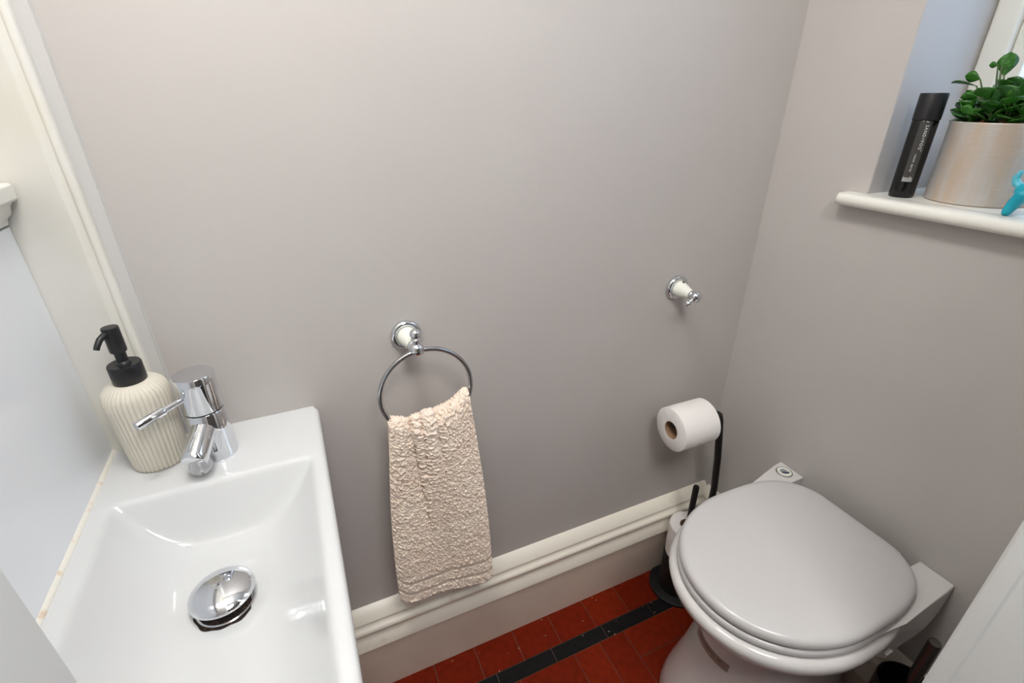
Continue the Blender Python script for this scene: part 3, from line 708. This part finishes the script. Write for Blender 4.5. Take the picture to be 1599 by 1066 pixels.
# leaves: thick obovate blades
def leaf_mesh(name, m):
    n = 10; V = []; F = []
    for side in (1, -1):
        for i in range(n+1):
            t = i/n; wd = (math.sin(PI*min(1, t**1.35))**.75)*.42*(1 if t < .98 else .55)+.03*(1-t)
            for k_ in (-1, -.5, 0, .5, 1):
                th_ = .045*(1-abs(k_)**2.2)*math.sin(PI*min(1, .06+t*.92))
                V.append((t, wd*k_, .10*math.sin(t*2.4)+.10*(k_*k_)*wd+side*th_))
    for side in (0, 1):
        o_ = side*(n+1)*5
        for i in range(n):
            for k_ in range(4):
                f = (o_+i*5+k_, o_+(i+1)*5+k_, o_+(i+1)*5+k_+1, o_+i*5+k_+1); F.append(f if side == 0 else f[::-1])
    me = bpy.data.meshes.new(name); me.from_pydata(V, [], F); bm = bmesh.new(); bm.from_mesh(me); bmesh.ops.remove_doubles(bm, verts=bm.verts, dist=1e-4); bmesh.ops.recalc_face_normals(bm, faces=bm.faces); bm.to_mesh(me); bm.free()
    me.materials.append(MT[m]); shade(me, 180); return me
LM = [leaf_mesh('leaf', 'leaf'), leaf_mesh('leaf', 'leaf'), leaf_mesh('leaf', 'leaf_pale')]
def leaf(base, d, size, roll_, m=None):
    d = Vector(d).normalized(); up = Vector((0, 0, 1)) if abs(d.z) < .95 else Vector((1, 0, 0))
    y = up.cross(d).normalized(); z = d.cross(y); q = Matrix((d, y, z)).transposed() @ Matrix.Rotation(roll_, 3, 'X')
    o = bpy.data.objects.new('leaf', m or random.choice(LM)); C.objects.link(o)
    mw = Matrix.Translation(Vector(base)) @ q.to_4x4() @ Matrix.Diagonal((size, size*random.uniform(.85, 1.1), size, 1))
    o.parent = pt; o.matrix_parent_inverse = Matrix.Translation(-Vector(pt.location)); o.matrix_basis = mw
random.seed(21)
SOIL = ST+OH-.012
stem_tips = []
for k_ in range(16):
    a = 2*PI*k_/16+random.uniform(-.25, .25); r0_ = random.uniform(.008, .040); r1 = r0_+random.uniform(.004, .018); hh = random.uniform(.016, .050)
    if k_ == 15: a, r0_, r1, hh = -.35, .004, .012, .062
    p0 = Vector((OX+r0_*math.cos(a), OY+r0_*math.sin(a), SOIL)); p2 = Vector((OX+r1*math.cos(a), OY+r1*math.sin(a), SOIL+hh)); p1 = (p0+p2)/2+Vector((0, 0, .006))
    MB().tube([p0, p1, p2], [.0022, .002, .0014], 8).build('stem', 'stem', pt, angle=180)
    for q in range(6):
        f = .25+.75*q/5; b0 = p0.lerp(p2, f); la = a+q*2.2+random.uniform(-.5, .5)
        leaf(b0, (math.cos(la), math.sin(la), random.uniform(.1, .9)), random.uniform(.024, .036), random.uniform(-.5, .5))
    leaf(p2, (math.cos(a), math.sin(a), 1.4), .028, random.uniform(-.6, .6))
# long-stalked leaves leaning out over the rim towards the far end of the sill
for tip, d, sz, ro in [((.985, .481, .049), (-.12, 1, .06), .034, .15), ((.980, .477, .058), (-.15, 1, .2), .021, 1.1), ((.975, .470, .035), (-.3, 1, -.15), .020, .9), ((.968, .462, .010), (-.35, 1, .45), .022, 1.0),
                       ((1.000, .458, .062), (0, .10, 1), .031, .5), ((.990, .466, .076), (-.1, 1, 0), .011, 1.2), ((.991, .462, .075), (.1, -.7, .5), .010, 1.0), ((.972, .452, .030), (-.8, .3, .5), .028, .3), ((.978, .440, .040), (-.9, -.2, .5), .030, -.2), ((.972, .425, .022), (-.9, -.4, .4), .028, .2)]:
    p2 = Vector((tip[0], tip[1], ST+OH+tip[2])); p0 = Vector((OX+(tip[0]-OX)*.45, OY+(tip[1]-OY)*.45, SOIL))
    MB().tube([p0, (p0+p2)/2+Vector((0, 0, .008)), p2], [.0018, .0015, .001], 8).build('stem', 'stem', pt, angle=180)
    leaf(p2, d, sz, ro, LM[0] if sz > .025 else LM[1])
for p, a in [((.985, .430, .006), .6), ((.978, .452, .002), 2.4), ((.99, .41, .003), 4)]:
    o_ = MB().add([(p[0]-.007, p[1]-.004, ST+OH+p[2]-.006), (p[0]+.006, p[1]-.005, ST+OH+p[2]-.003), (p[0]+.008, p[1]+.004, ST+OH+p[2]), (p[0]-.005, p[1]+.005, ST+OH+p[2]-.004), (p[0], p[1], ST+OH+p[2]+.002)], [(0, 1, 4), (1, 2, 4), (2, 3, 4), (3, 0, 4), (3, 2, 1, 0)])
    o_.build('dead_leaf', 'dead_leaf', pt)

# small blue toy dog at the front of the sill, head away from the corner
GX, GY = .941, .3365
toy = thing('toy_dog', 'small turquoise rubber toy animal at the sill edge', 'toy', (GX, GY, ST))
gp = lambda x, y, z: (GX+x, GY+y, ST+z)
def fused(name, tubes, m, voxel=.0011):       # overlapping tubes fused into one continuous skin
    b = MB()
    for pts, rad in tubes:
        pts = [Vector(p) for p in pts]; r0q, r1q = rad[0], rad[-1]
        a_, z_ = (pts[0]-pts[1]).normalized(), (pts[-1]-pts[-2]).normalized()
        P = [pts[0]+a_*r0q*.95, pts[0]+a_*r0q*.7]+pts+[pts[-1]+z_*r1q*.7, pts[-1]+z_*r1q*.95]
        b.tube(P, [r0q*.25, r0q*.7]+list(rad)+[r1q*.7, r1q*.25], 16)
    o = b.build(name, m, toy, angle=180)
    rm = o.modifiers.new('fuse', 'REMESH'); rm.mode = 'VOXEL'; rm.voxel_size = voxel; rm.use_smooth_shade = True
    sm_ = o.modifiers.new('soft', 'SMOOTH'); sm_.factor = .5; sm_.iterations = 6
    return o
fused('body', [([gp(0, .018, .034), gp(0, .004, .033), gp(0, -.014, .034)], [.0125, .0125, .0130]),
               ([gp(0, -.014, .034), gp(0, -.024, .046), gp(0, -.028, .055)], [.0110, .0100, .0110]),
               ([gp(0, -.026, .056), gp(0, -.036, .054), gp(0, -.046, .051)], [.0125, .0100, .0070]),
               ([gp(-.0080, .016, .031), gp(-.0085, .022, .018), gp(-.0088, .0255, .0052)], [.0085, .0074, .0062]),
               ([gp(.0080, .018, .031), gp(.0085, .025, .018), gp(.0088, .0310, .0052)], [.0085, .0074, .0062]),
               ([gp(-.0080, -.014, .030), gp(-.0085, -.016, .018), gp(-.0088, -.0165, .0052)], [.0085, .0072, .0062]),
               ([gp(.0080, -.014, .030), gp(.0085, -.016, .018), gp(.0088, -.0165, .0052)], [.0085, .0072, .0062])], 'toy_blue')
fused('tail', [([gp(0, .024, .038), gp(0, .0320, .0430), gp(0, .0345, .0500), gp(0, .0315, .0580)], [.0052, .0050, .0044, .0030])], 'toy_blue_pale')
for s_ in (-1, 1):
    fused('ear', [([gp(s_*.007, -.024, .064), gp(s_*.013, -.023, .068), gp(s_*.017, -.022, .058)], [.0034, .0036, .0026])], 'toy_blue')
